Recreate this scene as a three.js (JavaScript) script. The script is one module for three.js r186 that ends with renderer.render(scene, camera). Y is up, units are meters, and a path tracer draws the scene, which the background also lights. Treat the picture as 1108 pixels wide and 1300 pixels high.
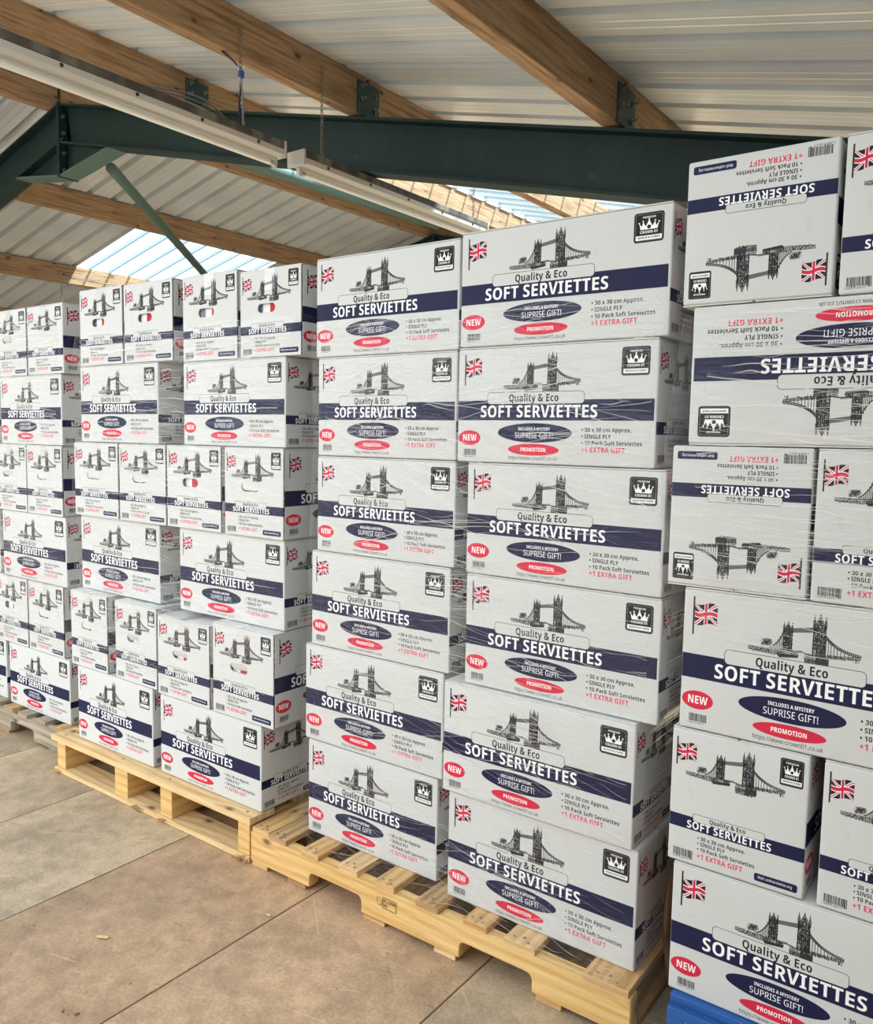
import * as THREE from 'three';
import { mergeGeometries } from 'three/addons/utils/BufferGeometryUtils.js';
import { ImprovedNoise } from 'three/addons/math/ImprovedNoise.js';

// ---------------------------------------------------------------- camera, sky, exposure
const scene = new THREE.Scene();
const camera = new THREE.PerspectiveCamera(2 * Math.atan(650 / 1045) * 180 / Math.PI, 1108 / 1300, 0.05, 200);
camera.rotation.order = 'YXZ';
camera.position.set(0, 1.35, 0);
camera.rotation.set(THREE.MathUtils.degToRad(-5.3), THREE.MathUtils.degToRad(36.3), THREE.MathUtils.degToRad(1.0));
scene.background = new THREE.Color().setRGB(0.90, 0.96, 1.0);      // bright overcast sky, enters through the doorways and rooflights
scene.backgroundIntensity = 4.0;
const renderer = new THREE.WebGLRenderer({ antialias: true });
renderer.toneMapping = THREE.LinearToneMapping;
renderer.toneMappingExposure = 0.97;
renderer.shadowMap.enabled = true;
// high sun behind the building, to the right: it lights the yard outside and comes in only through the far rooflights
const sun = new THREE.DirectionalLight(new THREE.Color().setRGB(1.0, 0.96, 0.92), 40);
sun.position.set(7, 17, -8); sun.target.position.set(0, 0, 0); sun.castShadow = true;
sun.shadow.mapSize.set(4096, 4096); Object.assign(sun.shadow.camera, { left: -20, right: 20, top: 20, bottom: -20, near: 1, far: 60 });
sun.shadow.radius = 8;      // hazy sun
scene.add(sun, sun.target);

// ---------------------------------------------------------------- helpers
function rng(seed) { let s = seed | 0; return () => { s = (s + 0x6d2b79f5) | 0; let t = Math.imul(s ^ (s >>> 15), 1 | s); t = (t + Math.imul(t ^ (t >>> 7), 61 | t)) ^ t; return ((t ^ (t >>> 14)) >>> 0) / 4294967296; }; }
const perlin = new ImprovedNoise();
const clamp = THREE.MathUtils.clamp, lerp = THREE.MathUtils.lerp;
const rad = THREE.MathUtils.degToRad;
const taken = new Map();
function numbered(name) { const n = taken.get(name) ?? 0; taken.set(name, n + 1); return n ? name + '_' + String(n).padStart(3, '0') : name; }
function shade(o) { o.traverse((m) => { if (m.isMesh) { m.castShadow = true; m.receiveShadow = true; } }); return o; }
function thing(name, label, category, [x, y, z] = [0, 0, 0], group) {
  const o = new THREE.Group(); o.name = numbered(name); o.position.set(x, y, z); scene.add(o);
  o.userData = { label, category }; if (group) o.userData.group = group;
  return o;
}
function structure(name, label, category) {
  const o = new THREE.Group(); o.name = numbered(name); o.userData = { kind: 'structure', label, category }; scene.add(o); return o;
}
function part(name, geometry, material, parent, [x, y, z] = [0, 0, 0]) {
  const m = new THREE.Mesh(geometry, material); m.name = name; m.position.set(x, y, z); parent.add(m); return m;
}
// box with rounded edges; uv 'face' = 0..1 on each face, 'grain' = metres with u along the longest axis
function roundBox(w, h, d, r, { seg = [3, 3, 3], bulge = 0, uv = 'face', off = [0, 0], lump = 0, seed = 0 } = {}) {
  const g = new THREE.BoxGeometry(w, h, d, seg[0], seg[1], seg[2]);
  const p = g.attributes.position, n = g.attributes.normal, t = g.attributes.uv, H = [w / 2, h / 2, d / 2];
  const long = w >= h && w >= d ? 0 : d >= h ? 2 : 1;
  const v = [0, 0, 0], q = [0, 0, 0], nn = [0, 0, 0];
  for (let i = 0; i < p.count; i++) {
    nn[0] = n.getX(i); nn[1] = n.getY(i); nn[2] = n.getZ(i);
    const a = [p.getX(i), p.getY(i), p.getZ(i)];
    for (let k = 0; k < 3; k++) {           // first and last strips are r wide
      const s = seg[k], f = Math.round((a[k] / (2 * H[k]) + 0.5) * s);
      v[k] = f <= 0 ? -H[k] : f >= s ? H[k] : s <= 2 ? 0 : lerp(-H[k] + r, H[k] - r, (f - 1) / (s - 2));
    }
    if (uv === 'face') {
      const fx = nn[0] ? -nn[0] * v[2] / d + 0.5 : v[0] / w + 0.5, fy = nn[1] ? -nn[1] * v[2] / d + 0.5 : v[1] / h + 0.5;
      t.setXY(i, nn[2] < 0 ? 1 - fx : fx, fy);
    } else {
      const ax = nn[0] ? 0 : nn[1] ? 1 : 2, others = [0, 1, 2].filter((k) => k !== ax);
      let [ua, va] = others; if (va === long) [ua, va] = [va, ua];
      t.setXY(i, v[ua] + off[0], v[va] + off[1] + ax * 0.137);
    }
    let l = 0;
    for (let k = 0; k < 3; k++) { q[k] = clamp(v[k], -H[k] + r, H[k] - r); l += (v[k] - q[k]) ** 2; }
    l = Math.sqrt(l) || 1;
    const dir = [0, 1, 2].map((k) => (v[k] - q[k]) / l);
    for (let k = 0; k < 3; k++) v[k] = q[k] + dir[k] * r;
    if (bulge || lump) {
      for (const k of [0, 2]) if (nn[k]) {
        const [b, c] = [0, 1, 2].filter((j) => j !== k);
        const e = (1 - (v[b] / H[b]) ** 2) * (1 - (v[c] / H[c]) ** 2);
        const z = lump ? perlin.noise(v[b] * 9 + seed, v[c] * 9 + seed * 1.7, k * 3.3 + nn[k]) : 0;
        v[k] += nn[k] * Math.max(0, e) * ((k === 1 ? 0.3 : 1) * bulge + lump * z);
      }
    }
    p.setXYZ(i, v[0], v[1], v[2]);
    n.setXYZ(i, dir[0], dir[1], dir[2]);
  }
  if (bulge || lump) { // normals of the bulged panels, kept round at the edges
    const c = g.clone(); c.computeVertexNormals();
    const m = c.attributes.normal;
    for (let i = 0; i < p.count; i++) {
      const s = [n.getX(i), n.getY(i), n.getZ(i)], flat = s.filter((x) => Math.abs(x) > 0.99).length;
      if (flat) n.setXYZ(i, m.getX(i), m.getY(i), m.getZ(i));
    }
  }
  return g;
}
const tube = (pts, r, n = 24, rs = 8) => new THREE.TubeGeometry(new THREE.CatmullRomCurve3(pts.map((q) => new THREE.Vector3(...q))), n, r, rs);
function rod(a, b, r, rs = 10) {
  const A = new THREE.Vector3(...a), B = new THREE.Vector3(...b), g = new THREE.CylinderGeometry(r, r, A.distanceTo(B), rs);
  g.applyQuaternion(new THREE.Quaternion().setFromUnitVectors(new THREE.Vector3(0, 1, 0), B.clone().sub(A).normalize()));
  return g.translate(...A.add(B).multiplyScalar(0.5).toArray());
}
function canvas(w, h) { const c = document.createElement('canvas'); c.width = w; c.height = h; return [c, c.getContext('2d')]; }
function texture(c, { repeat = false, srgb = true } = {}) {
  const t = new THREE.CanvasTexture(c); if (srgb) t.colorSpace = THREE.SRGBColorSpace;
  if (repeat) t.wrapS = t.wrapT = THREE.RepeatWrapping;
  t.magFilter = THREE.LinearFilter; t.anisotropy = 8; return t;
}
// periodic value noise
function noiseField(seed) {
  const r = rng(seed), N = 64, a = Float32Array.from({ length: N * N }, () => r());
  return (x, y, px = N, py = N) => {
    const ix = Math.floor(x), iy = Math.floor(y), fx = x - ix, fy = y - iy, sx = fx * fx * (3 - 2 * fx), sy = fy * fy * (3 - 2 * fy);
    const m = (i, j) => a[(((j % py) + py) % py) * N + (((i % px) + px) % px)];
    return lerp(lerp(m(ix, iy), m(ix + 1, iy), sx), lerp(m(ix, iy + 1), m(ix + 1, iy + 1), sx), sy);
  };
}
function pixelTexture(w, h, fn, opts = {}) {
  const d = new Uint8Array(w * h * 4);
  for (let y = 0; y < h; y++) for (let x = 0; x < w; x++) {
    const c = fn(x / w, y / h), i = (y * w + x) * 4;
    d[i] = clamp(c[0], 0, 255); d[i + 1] = clamp(c[1], 0, 255); d[i + 2] = clamp(c[2], 0, 255); d[i + 3] = 255;
  }
  const t = new THREE.DataTexture(d, w, h, THREE.RGBAFormat); t.wrapS = t.wrapT = THREE.RepeatWrapping; t.magFilter = THREE.LinearFilter; t.minFilter = THREE.LinearMipmapLinearFilter; t.generateMipmaps = true;
  if (opts.srgb !== false) t.colorSpace = THREE.SRGBColorSpace; t.needsUpdate = true; return t;
}

// ---------------------------------------------------------------- materials
// wood: u runs along the grain; one tile is 1.2 m x 0.3 m
function woodTextures(seed, light, dark, { knots = 3, rough = 0.15, streak = 1, stain = 0 } = {}) {
  const f = noiseField(seed), r = rng(seed + 7), kn = Array.from({ length: knots }, () => [r(), r(), 0.006 + 0.010 * r()]);
  const at = (u, v) => {
    let warp = 0, spot = 0;
    for (const [a, b, s] of kn) {
      let du = Math.abs(u - a), dv = Math.abs(v - b); du = Math.min(du, 1 - du) * 1.2; dv = Math.min(dv, 1 - dv) * 0.3;
      const dd = (du * du) / (s * s * 3) + (dv * dv) / (s * s);
      spot = Math.max(spot, Math.exp(-dd * 1.2)); warp += 0.10 * Math.exp(-dd * 0.22);
    }
    const w = f(u * 4, v * 4, 4, 4) * 0.5 + warp * 3;
    const ring = 0.5 + 0.5 * Math.sin((v * 9 + w * 2.2) * Math.PI * 2);
    const fibre = f(u * 16, v * 64, 16, 64), fine = f(u * 40 + 3, v * 64 * 3, 40, 64), blot = f(u * 6 + 9, v * 5, 6, 5);
    return { k: clamp(streak * (0.42 * ring * ring + 0.38 * fibre) + rough * fine + 0.25 * (blot - 0.5) + stain * Math.max(0, f(u * 7, v * 24 + 4, 7, 24) - 0.5) * 1.1, 0, 1), spot, fibre, fine };
  };
  const map = pixelTexture(768, 256, (u, v) => {
    const q = at(u, v), k = clamp(q.k, 0, 1);
    return [0, 1, 2].map((c) => lerp(lerp(light[c], dark[c], k), dark[c] * 0.45, q.spot * 0.85));
  });
  const bump = pixelTexture(384, 128, (u, v) => { const q = at(u, v), k = 255 * (1 - clamp(0.4 * q.k + 0.6 * q.fine * q.fibre, 0, 1)); return [k, k, k]; }, { srgb: false });
  for (const t of [map, bump]) t.repeat.set(1 / 1.2, 1 / 0.3);
  return { map, bump };
}
function wood(seed, light, dark, opts = {}, more = {}) {
  const { map, bump } = woodTextures(seed, light, dark, opts);
  return new THREE.MeshStandardMaterial({ map, bumpMap: bump, bumpScale: opts.relief ?? 0.0012, roughness: 0.82, ...more });
}
const M = {};
M.pine = wood(11, [233, 205, 158], [196, 152, 98], { knots: 4 });
M.pineYellow = wood(12, [232, 196, 134], [200, 152, 86], { knots: 3 });
M.pineEnd = wood(13, [222, 184, 128], [178, 128, 76], { knots: 6 });
M.pineDirty = wood(14, [206, 172, 126], [150, 112, 72], { knots: 4, stain: 1 });
M.grey = wood(15, [184, 170, 148], [128, 114, 96], { knots: 3, stain: 0.7 });
M.purlin = wood(16, [190, 158, 122], [134, 103, 75], { knots: 4, stain: 1.2, rough: 0.3, streak: 0.55, relief: 0.002 });
M.bluePaint = wood(18, [38, 96, 168], [24, 70, 134], { knots: 0, streak: 0.5, stain: 0.8 }, { roughness: 0.6 });
M.white = new THREE.MeshStandardMaterial({ color: 0xd0cecb, roughness: 0.55 });
M.kraft = new THREE.MeshStandardMaterial({ color: 0x8a6446, roughness: 0.9 });
M.steel = (() => {
  const f = noiseField(31);
  const map = pixelTexture(512, 256, (u, v) => { const k = 0.86 + 0.2 * f(u * 8, v * 6, 8, 6) + (f(u * 50, v * 40, 50, 40) > 0.93 ? 0.35 : 0) - 0.14 * f(u * 30, v * 4 + 9, 30, 4); return [17 * k, 51 * k, 50 * k]; });
  map.repeat.set(0.7, 1.4);
  return new THREE.MeshStandardMaterial({ map, roughness: 0.62 });
})();
M.brace = new THREE.MeshStandardMaterial({ color: 0x566f68, roughness: 0.5 });
M.cleat = new THREE.MeshStandardMaterial({ color: 0x33504b, roughness: 0.55 });
M.bolt = new THREE.MeshStandardMaterial({ color: 0x9a958c, roughness: 0.4, metalness: 0.8 });
M.chain = new THREE.MeshStandardMaterial({ color: 0x8d8880, roughness: 0.4, metalness: 0.8 });
M.sheet = (() => {
  const f = noiseField(41);
  const map = pixelTexture(256, 512, (u, v) => { const k = 0.93 + 0.08 * f(u * 6, v * 10, 6, 10) + 0.02 * f(u * 40, v * 12, 40, 12) - 0.10 * Math.max(0, f(u * 9 + 2, v * 5, 9, 5) - 0.66); return [224 * k, 230 * k, 234 * k]; });
  map.repeat.set(0.5, 0.4);
  return new THREE.MeshStandardMaterial({ map, roughness: 0.24, metalness: 0.1 });
})();
M.rooflight = new THREE.MeshPhysicalMaterial({ color: new THREE.Color().setRGB(0.38, 0.45, 0.48), roughness: 0.35, transmission: 1, thickness: 0, ior: 1.12 });
M.lamp = new THREE.MeshStandardMaterial({ color: 0xc9c5bd, roughness: 0.5 });
M.lampTop = (() => { const f = noiseField(51); const map = pixelTexture(256, 64, (u, v) => { const k = 0.6 + 0.7 * f(u * 30, v * 8, 30, 8) * f(u * 9, v * 5 + 3, 9, 5); return [120 * k, 112 * k, 102 * k]; }); return new THREE.MeshStandardMaterial({ map, roughness: 0.8 }); })();
M.tubeGlass = new THREE.MeshStandardMaterial({ color: 0xf1efe8, roughness: 0.2 });
M.cap = new THREE.MeshStandardMaterial({ color: 0xb9b4aa, roughness: 0.4, metalness: 0.5 });
M.wireGrey = new THREE.MeshStandardMaterial({ color: 0x8f9194, roughness: 0.6 });
M.wireDark = new THREE.MeshStandardMaterial({ color: 0x2c2b2d, roughness: 0.6 });
M.wireWhite = new THREE.MeshStandardMaterial({ color: 0xd8d6d2, roughness: 0.6 });
M.tapeBlue = new THREE.MeshStandardMaterial({ color: 0x2b4fa8, roughness: 0.5 });
M.wall = new THREE.MeshStandardMaterial({ color: 0xa9a59c, roughness: 0.85 });
M.yard = new THREE.MeshStandardMaterial({ color: 0x5c5955, roughness: 0.95 });
M.slab = new THREE.MeshStandardMaterial({ color: 0x4a4238, roughness: 0.95 });

// ---------------------------------------------------------------- the print on the cartons
const NAVY = '#15173d', RED = '#d02641', INK = '#151416', CARD = '#cccbc9';
function unionFlag(g, x, y, w, h) {       // waving flag on a pole
  const [c, k] = canvas(120, 72);
  k.fillStyle = '#1d1626'; k.fillRect(0, 0, 120, 72);
  const line = (a, b, cc, d, s, col) => { k.strokeStyle = col; k.lineWidth = s; k.beginPath(); k.moveTo(a, b); k.lineTo(cc, d); k.stroke(); };
  for (const [s, col] of [[12, '#f2e9e9'], [4, '#cf3850']]) { line(0, 0, 120, 72, s, col); line(0, 72, 120, 0, s, col); }
  for (const [s, col] of [[21, '#f2e9e9'], [13, '#cc2844']]) { line(60, 0, 60, 72, s, col); line(0, 36, 120, 36, s, col); }
  for (let i = 0; i < 60; i++) { const o = Math.sin(i / 60 * 6.0 + 0.4) * h * 0.07; g.drawImage(c, i * 2, 0, 2, 72, x + i / 60 * w, y + o + h * 0.06, w / 60 + 0.6, h); }
}
function crownBadge(g, x, y, w, h) {
  g.fillStyle = INK; g.beginPath(); g.roundRect(x, y, w, h, w * 0.1); g.fill();
  g.strokeStyle = '#77747a'; g.lineWidth = w * 0.018; g.beginPath(); g.roundRect(x + w * 0.06, y + h * 0.06, w * 0.88, h * 0.88, w * 0.06); g.stroke();
  g.fillStyle = '#f3f1ee'; g.textAlign = 'center'; g.font = `bold ${h * 0.095}px sans-serif`; g.fillText('PREMIUM', x + w / 2, y + h * 0.19);
  const X = (a) => x + w * (0.5 + a), Y = (b) => y + h * b;
  g.beginPath(); g.moveTo(X(-0.28), Y(0.57)); g.lineTo(X(-0.33), Y(0.35)); g.lineTo(X(-0.24), Y(0.46)); g.lineTo(X(-0.2), Y(0.3)); g.lineTo(X(-0.11), Y(0.46)); g.lineTo(X(0), Y(0.23));
  g.lineTo(X(0.11), Y(0.46)); g.lineTo(X(0.2), Y(0.3)); g.lineTo(X(0.24), Y(0.46)); g.lineTo(X(0.33), Y(0.35)); g.lineTo(X(0.28), Y(0.57)); g.closePath(); g.fill();
  for (const [a, b] of [[-0.33, 0.34], [-0.2, 0.29], [0, 0.23], [0.2, 0.29], [0.33, 0.34]]) { g.beginPath(); g.arc(X(a), Y(b), w * 0.028, 0, 7); g.fill(); }
  g.fillStyle = INK; g.beginPath(); g.arc(X(0), Y(0.48), w * 0.065, 0, 7); g.fill();
  g.fillStyle = '#f3f1ee'; g.font = `bold ${h * 0.125}px sans-serif`; g.fillText('CROWN 01', X(0), Y(0.70), w * 0.6);
  g.fillRect(x + w * 0.07, Y(0.765), w * 0.86, h * 0.155);
  g.fillStyle = INK; g.font = `bold ${h * 0.095}px sans-serif`; g.fillText('MANUFACTURER', X(0), Y(0.875), w * 0.76);
}
function barcode(g, x, y, w, h, seed) {
  const r = rng(seed); g.fillStyle = INK; let a = 0.05 * w;
  while (a < w) { const s = w * (0.012 + 0.03 * r()); g.fillRect(x + a, y, s, h * (0.82 + (r() > 0.85 ? 0.12 : 0))); a += s + w * (0.012 + 0.022 * r()); }
  g.font = `${h * 0.24}px sans-serif`; g.textAlign = 'left'; g.fillText('5 060213 840117', x - w * 0.03, y + h * 1.06, w);
}
// ink drawing of a twin-towered bascule bridge with suspension side spans; unit frame 100 x 60
function bridge(g, x, y, w, h) {
  g.save(); g.translate(x, y); g.scale(w / 100, h / 60);
  const r = rng(5), ink = (a) => `rgba(26,24,27,${a})`;
  const seg = (a, b, c, d, s = 0.5, al = 0.9) => { g.strokeStyle = ink(Math.min(1, al * 1.15)); g.lineWidth = s * 1.45; g.beginPath(); g.moveTo(a, b); g.lineTo(c, d); g.stroke(); };
  const poly = (pts, al) => { g.fillStyle = ink(al); g.beginPath(); pts.forEach(([a, b], i) => (i ? g.lineTo(a, b) : g.moveTo(a, b))); g.closePath(); g.fill(); g.strokeStyle = ink(0.9); g.lineWidth = 0.4; g.stroke(); };
  const hatch = (x0, x1, y0, y1, n, al = 0.7) => { for (let i = 0; i < n; i++) { const a = lerp(x0, x1, r()), b = lerp(y0, y1, r()); seg(a, b, a + (r() - 0.5) * 1.3, b + 0.6 + r() * 2.2, 0.35 + 0.4 * r(), al); } };
  const tower = (cx, base, top, hw) => {
    const H = base - top, body = top + H * 0.26;
    poly([[cx - hw, base], [cx - hw * 0.94, body], [cx + hw * 0.94, body], [cx + hw, base]], 0.22);
    hatch(cx - hw, cx + hw, body, base - 2, Math.round(H * hw * 0.85));
    for (const s of [-1, -0.33, 0.33, 1]) seg(cx + s * hw * 0.92, base, cx + s * hw * 0.9, body, 0.7);
    for (let i = 0; i < 4; i++) { const yy = lerp(body, base, i / 4); seg(cx - hw, yy, cx + hw, yy, 0.6); }
    for (let i = 0; i < 3; i++) for (const s of [-0.6, 0, 0.6]) { g.fillStyle = ink(0.85); g.fillRect(cx + s * hw - hw * 0.1, lerp(body, base, (i + 0.35) / 4), hw * 0.2, H * 0.09); }
    poly([[cx - hw * 0.7, body], [cx - hw * 0.12, top + H * 0.06], [cx + hw * 0.12, top + H * 0.06], [cx + hw * 0.7, body]], 0.5);
    seg(cx, top + H * 0.07, cx, top, 0.7);
    hatch(cx - hw * 0.4, cx + hw * 0.4, top + H * 0.12, body, 16);
    for (const s of [-1, 1]) { poly([[cx + s * hw * 1.05, body + 3], [cx + s * hw * 1.05, top + H * 0.17], [cx + s * hw * 0.88, top + H * 0.08], [cx + s * hw * 0.7, top + H * 0.17], [cx + s * hw * 0.7, body + 3]], 0.6); seg(cx + s * hw * 0.88, top + H * 0.1, cx + s * hw * 0.88, top + H * 0.03, 0.5); }
    g.fillStyle = ink(0.95); g.beginPath(); g.moveTo(cx + hw * 0.05, base); g.lineTo(cx + hw * 0.05, base - H * 0.11); g.arc(cx + hw * 0.35, base - H * 0.11, hw * 0.3, Math.PI, 0); g.lineTo(cx + hw * 0.65, base); g.fill();
  };
  // near bank and left approach
  poly([[0, 46], [0, 50], [24, 52], [34, 50], [34, 46], [20, 46]], 0.35); hatch(0, 32, 45, 50, 50);
  for (let i = 0; i < 70; i++) { g.strokeStyle = ink(0.7); g.lineWidth = 0.45; g.beginPath(); g.arc(17 + (r() - 0.5) * 8, 40 + (r() - 0.5) * 7, 0.6 + 1.3 * r(), r() * 6, r() * 6 + 3); g.stroke(); }
  for (let i = 0; i <= 8; i++) { const t = i / 8; seg(lerp(20, 32, t), lerp(46, 22 + 4 * (1 - t), t ** 1.4), lerp(20, 32, t), 46, 0.4); }
  g.strokeStyle = ink(0.9); g.lineWidth = 1.1; g.beginPath(); g.moveTo(20, 45); g.quadraticCurveTo(29, 38, 33, 23); g.stroke();
  // high walkways and the roadway between the towers
  poly([[36, 21], [60, 16], [60, 21], [36, 25]], 0.35); for (let i = 0; i < 18; i++) { const a = lerp(37, 59, i / 17); seg(a, lerp(24.8, 21, i / 17), a + 1, lerp(21, 16.3, i / 17), 0.4); }
  seg(40, 46, 50, 45, 0.9); seg(50, 45, 60, 47, 0.9); seg(40, 44.6, 50, 43.6, 0.4); 
  // right suspension span
  g.strokeStyle = ink(0.9);
  for (const [o, s] of [[0, 0.8], [3.2, 0.7]]) { g.lineWidth = s; g.beginPath(); g.moveTo(68, 21 + o); g.quadraticCurveTo(78, 37 + o * 0.8, 99, 39 + o * 0.6); g.stroke(); }
  for (let i = 0; i < 22; i++) { const t = i / 21, u = 1 - t, a = u * u * 68 + 2 * u * t * 78 + t * t * 99, b = u * u * 21 + 2 * u * t * 37 + t * t * 39; seg(a, b, a + 1.2, b + 3, 0.45); seg(a + 1.2, b, a, b + 3, 0.35); if (i % 2 === 0) seg(a, b + 2.4, a, 46, 0.4, 0.75); }
  poly([[66, 44.6], [99.5, 41], [99.5, 44], [66, 48]], 0.4); hatch(68, 99, 42.5, 46, 46);
  tower(36, 46, 13, 4.2); tower(64, 47, 1, 5.6);
  // piers
  poly([[27, 47], [30, 45], [42, 45], [46, 47], [46, 50], [28, 53]], 0.3); poly([[28, 51], [46, 48.5], [46, 51.5], [29, 54]], 0.85); hatch(28, 46, 45, 51, 30);
  poly([[52, 50], [56, 46], [70, 46], [73, 48], [73, 53], [53, 55]], 0.25); poly([[62, 49], [73, 48.4], [73, 56], [62, 58]], 0.8); poly([[52, 51], [62, 51], [62, 58.5], [52.4, 58]], 0.45); hatch(52, 73, 46, 58, 60);
  g.restore();
}
function pill(g, x, y, w, h, s) { g.fillStyle = CARD; g.strokeStyle = INK; g.lineWidth = s; g.beginPath(); g.roundRect(x, y, w, h, h * 0.3); g.fill(); g.stroke(); }
function cardBase(g, w, h, seed) {
  g.fillStyle = CARD; g.fillRect(0, 0, w, h);
  const r = rng(seed);
  for (let i = 0; i < 26; i++) { g.fillStyle = `rgba(150,142,132,${0.02 + 0.04 * r()})`; g.beginPath(); g.ellipse(r() * w, r() * h, 4 + 30 * r(), 3 + 12 * r(), r() * 3, 0, 7); g.fill(); }
  for (let i = 0; i < 10; i++) { g.strokeStyle = `rgba(130,122,115,${0.12 + 0.15 * r()})`; g.lineWidth = 0.8; g.beginPath(); const x = r() * w, y = r() * h; g.moveTo(x, y); g.lineTo(x + (r() - 0.5) * 50, y + (r() - 0.5) * 26); g.stroke(); }
}
function flagOnPole(g, x, y, w, h, pole) { g.fillStyle = INK; g.fillRect(x - w * 0.075, y - h * 0.25, w * 0.07, pole); unionFlag(g, x, y, w, h); }
const fit = (g, s, x, y, size, width, style = 'bold') => { g.font = `${style} ${size}px sans-serif`; const m = g.measureText(s).width; g.save(); g.translate(x, y); g.scale(width / m, 1); g.fillText(s, 0, 0); g.restore(); };
function longPrint(seed) {
  const W = 1248, H = 680, [c, g] = canvas(W, H); cardBase(g, W, H, seed);
  flagOnPole(g, 0.045 * W, 0.085 * H, 0.09 * W, 0.145 * H, 0.27 * H);
  bridge(g, 0.26 * W, 0.055 * H, 0.39 * W, 0.36 * H);
  crownBadge(g, 0.838 * W, 0.05 * H, 0.125 * W, 0.225 * H);
  g.fillStyle = NAVY; g.fillRect(0, 0.457 * H, 0.988 * W, 0.172 * H);
  pill(g, 0.172 * W, 0.388 * H, 0.5 * W, 0.102 * H, 2.4);
  g.fillStyle = INK; g.textAlign = 'left'; fit(g, 'Quality & Eco', 0.288 * W, 0.468 * H, 0.088 * H, 0.26 * W);
  g.fillStyle = '#f4f3f1'; fit(g, 'SOFT SERVIETTES', 0.132 * W, 0.602 * H, 0.142 * H, 0.606 * W);
  g.fillStyle = RED; g.beginPath(); g.ellipse(0.072 * W, 0.785 * H, 0.063 * W, 0.066 * H, 0, 0, 7); g.fill();
  g.fillStyle = '#f6f2f0'; fit(g, 'NEW', 0.031 * W, 0.812 * H, 0.078 * H, 0.082 * W);
  barcode(g, 0.037 * W, 0.885 * H, 0.075 * W, 0.068 * H, 3);
  g.fillStyle = NAVY; g.beginPath(); g.ellipse(0.425 * W, 0.735 * H, 0.192 * W, 0.082 * H, 0, 0, 7); g.fill();
  g.fillStyle = '#f4f3f1'; fit(g, 'INCLUDES A MYSTERY', 0.342 * W, 0.714 * H, 0.036 * H, 0.166 * W); fit(g, 'SUPRISE GIFT!', 0.325 * W, 0.780 * H, 0.066 * H, 0.2 * W, '');
  g.fillStyle = RED; g.beginPath(); g.ellipse(0.422 * W, 0.878 * H, 0.132 * W, 0.05 * H, 0, 0, 7); g.fill();
  g.fillStyle = '#f6f2f0'; fit(g, 'PROMOTION', 0.356 * W, 0.894 * H, 0.046 * H, 0.132 * W);
  g.fillStyle = INK; fit(g, 'https://www.crown01.co.uk', 0.29 * W, 0.965 * H, 0.042 * H, 0.255 * W, '');
  const bx = 0.662 * W; fit(g, '• 30 x 30 cm Approx.', bx, 0.722 * H, 0.048 * H, 0.232 * W); fit(g, '• SINGLE PLY', bx, 0.775 * H, 0.048 * H, 0.138 * W); fit(g, '• 10 Pack Soft Serviettes', bx, 0.828 * H, 0.048 * H, 0.28 * W);
  g.fillStyle = '#d23452'; fit(g, '+1 EXTRA GIFT', bx, 0.886 * H, 0.058 * H, 0.205 * W);
  return texture(c);
}
function shortPrint(seed) {
  const W = 700, H = 720, [c, g] = canvas(W, H); cardBase(g, W, H, seed);
  flagOnPole(g, 0.05 * W, 0.09 * H, 0.145 * W, 0.125 * H, 0.21 * H);
  bridge(g, 0.12 * W, 0.055 * H, 0.72 * W, 0.325 * H);
  crownBadge(g, 0.80 * W, 0.04 * H, 0.16 * W, 0.19 * H);
  g.fillStyle = NAVY; g.fillRect(0, 0.637 * H, W, 0.098 * H);
  pill(g, 0.19 * W, 0.608 * H, 0.53 * W, 0.058 * H, 2);
  g.fillStyle = INK; g.textAlign = 'left'; fit(g, 'Quality & Eco', 0.315 * W, 0.65 * H, 0.045 * H, 0.27 * W);
  g.fillStyle = '#f4f3f1'; fit(g, 'SOFT SERVIETTES', 0.142 * W, 0.724 * H, 0.08 * H, 0.63 * W);
  g.fillStyle = INK; const bx = 0.23 * W; fit(g, '• 30 x 30 cm Approx.', bx, 0.795 * H, 0.04 * H, 0.36 * W); fit(g, '• SINGLE PLY', bx, 0.836 * H, 0.04 * H, 0.21 * W); fit(g, '• 10 Pack Soft Serviettes', bx, 0.877 * H, 0.04 * H, 0.43 * W);
  g.fillStyle = '#d23452'; fit(g, '+1 EXTRA GIFT', bx, 0.935 * H, 0.055 * H, 0.345 * W);
  barcode(g, 0.04 * W, 0.895 * H, 0.155 * W, 0.07 * H, 4);
  g.fillStyle = NAVY; g.beginPath(); g.roundRect(0.66 * W, 0.905 * H, 0.3 * W, 0.056 * H, 0.014 * H); g.fill();
  g.fillStyle = '#d9d8de'; fit(g, 'Mail: us@serviettes.org', 0.685 * W, 0.941 * H, 0.026 * H, 0.24 * W);
  return texture(c);
}
const cardBump = (() => { const f = noiseField(61); return pixelTexture(512, 512, (u, v) => { const k = 120 + 60 * f(u * 6, v * 6, 6, 6) + 26 * f(u * 40, v * 20, 40, 20); return [k, k, k]; }, { srgb: false }); })();
const card = (map) => new THREE.MeshPhysicalMaterial({ map, bumpMap: cardBump, bumpScale: 0.0022, roughness: 0.6, specularIntensity: 0.55 });
const longTex = [longPrint(71), longPrint(72)], shortTex = [shortPrint(73), shortPrint(74)];
M.long = longTex.map(card); M.short = shortTex.map(card);
M.packTape = new THREE.MeshPhysicalMaterial({ color: 0xffffff, roughness: 0.12, transmission: 1, thickness: 0, ior: 1.3 });
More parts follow.
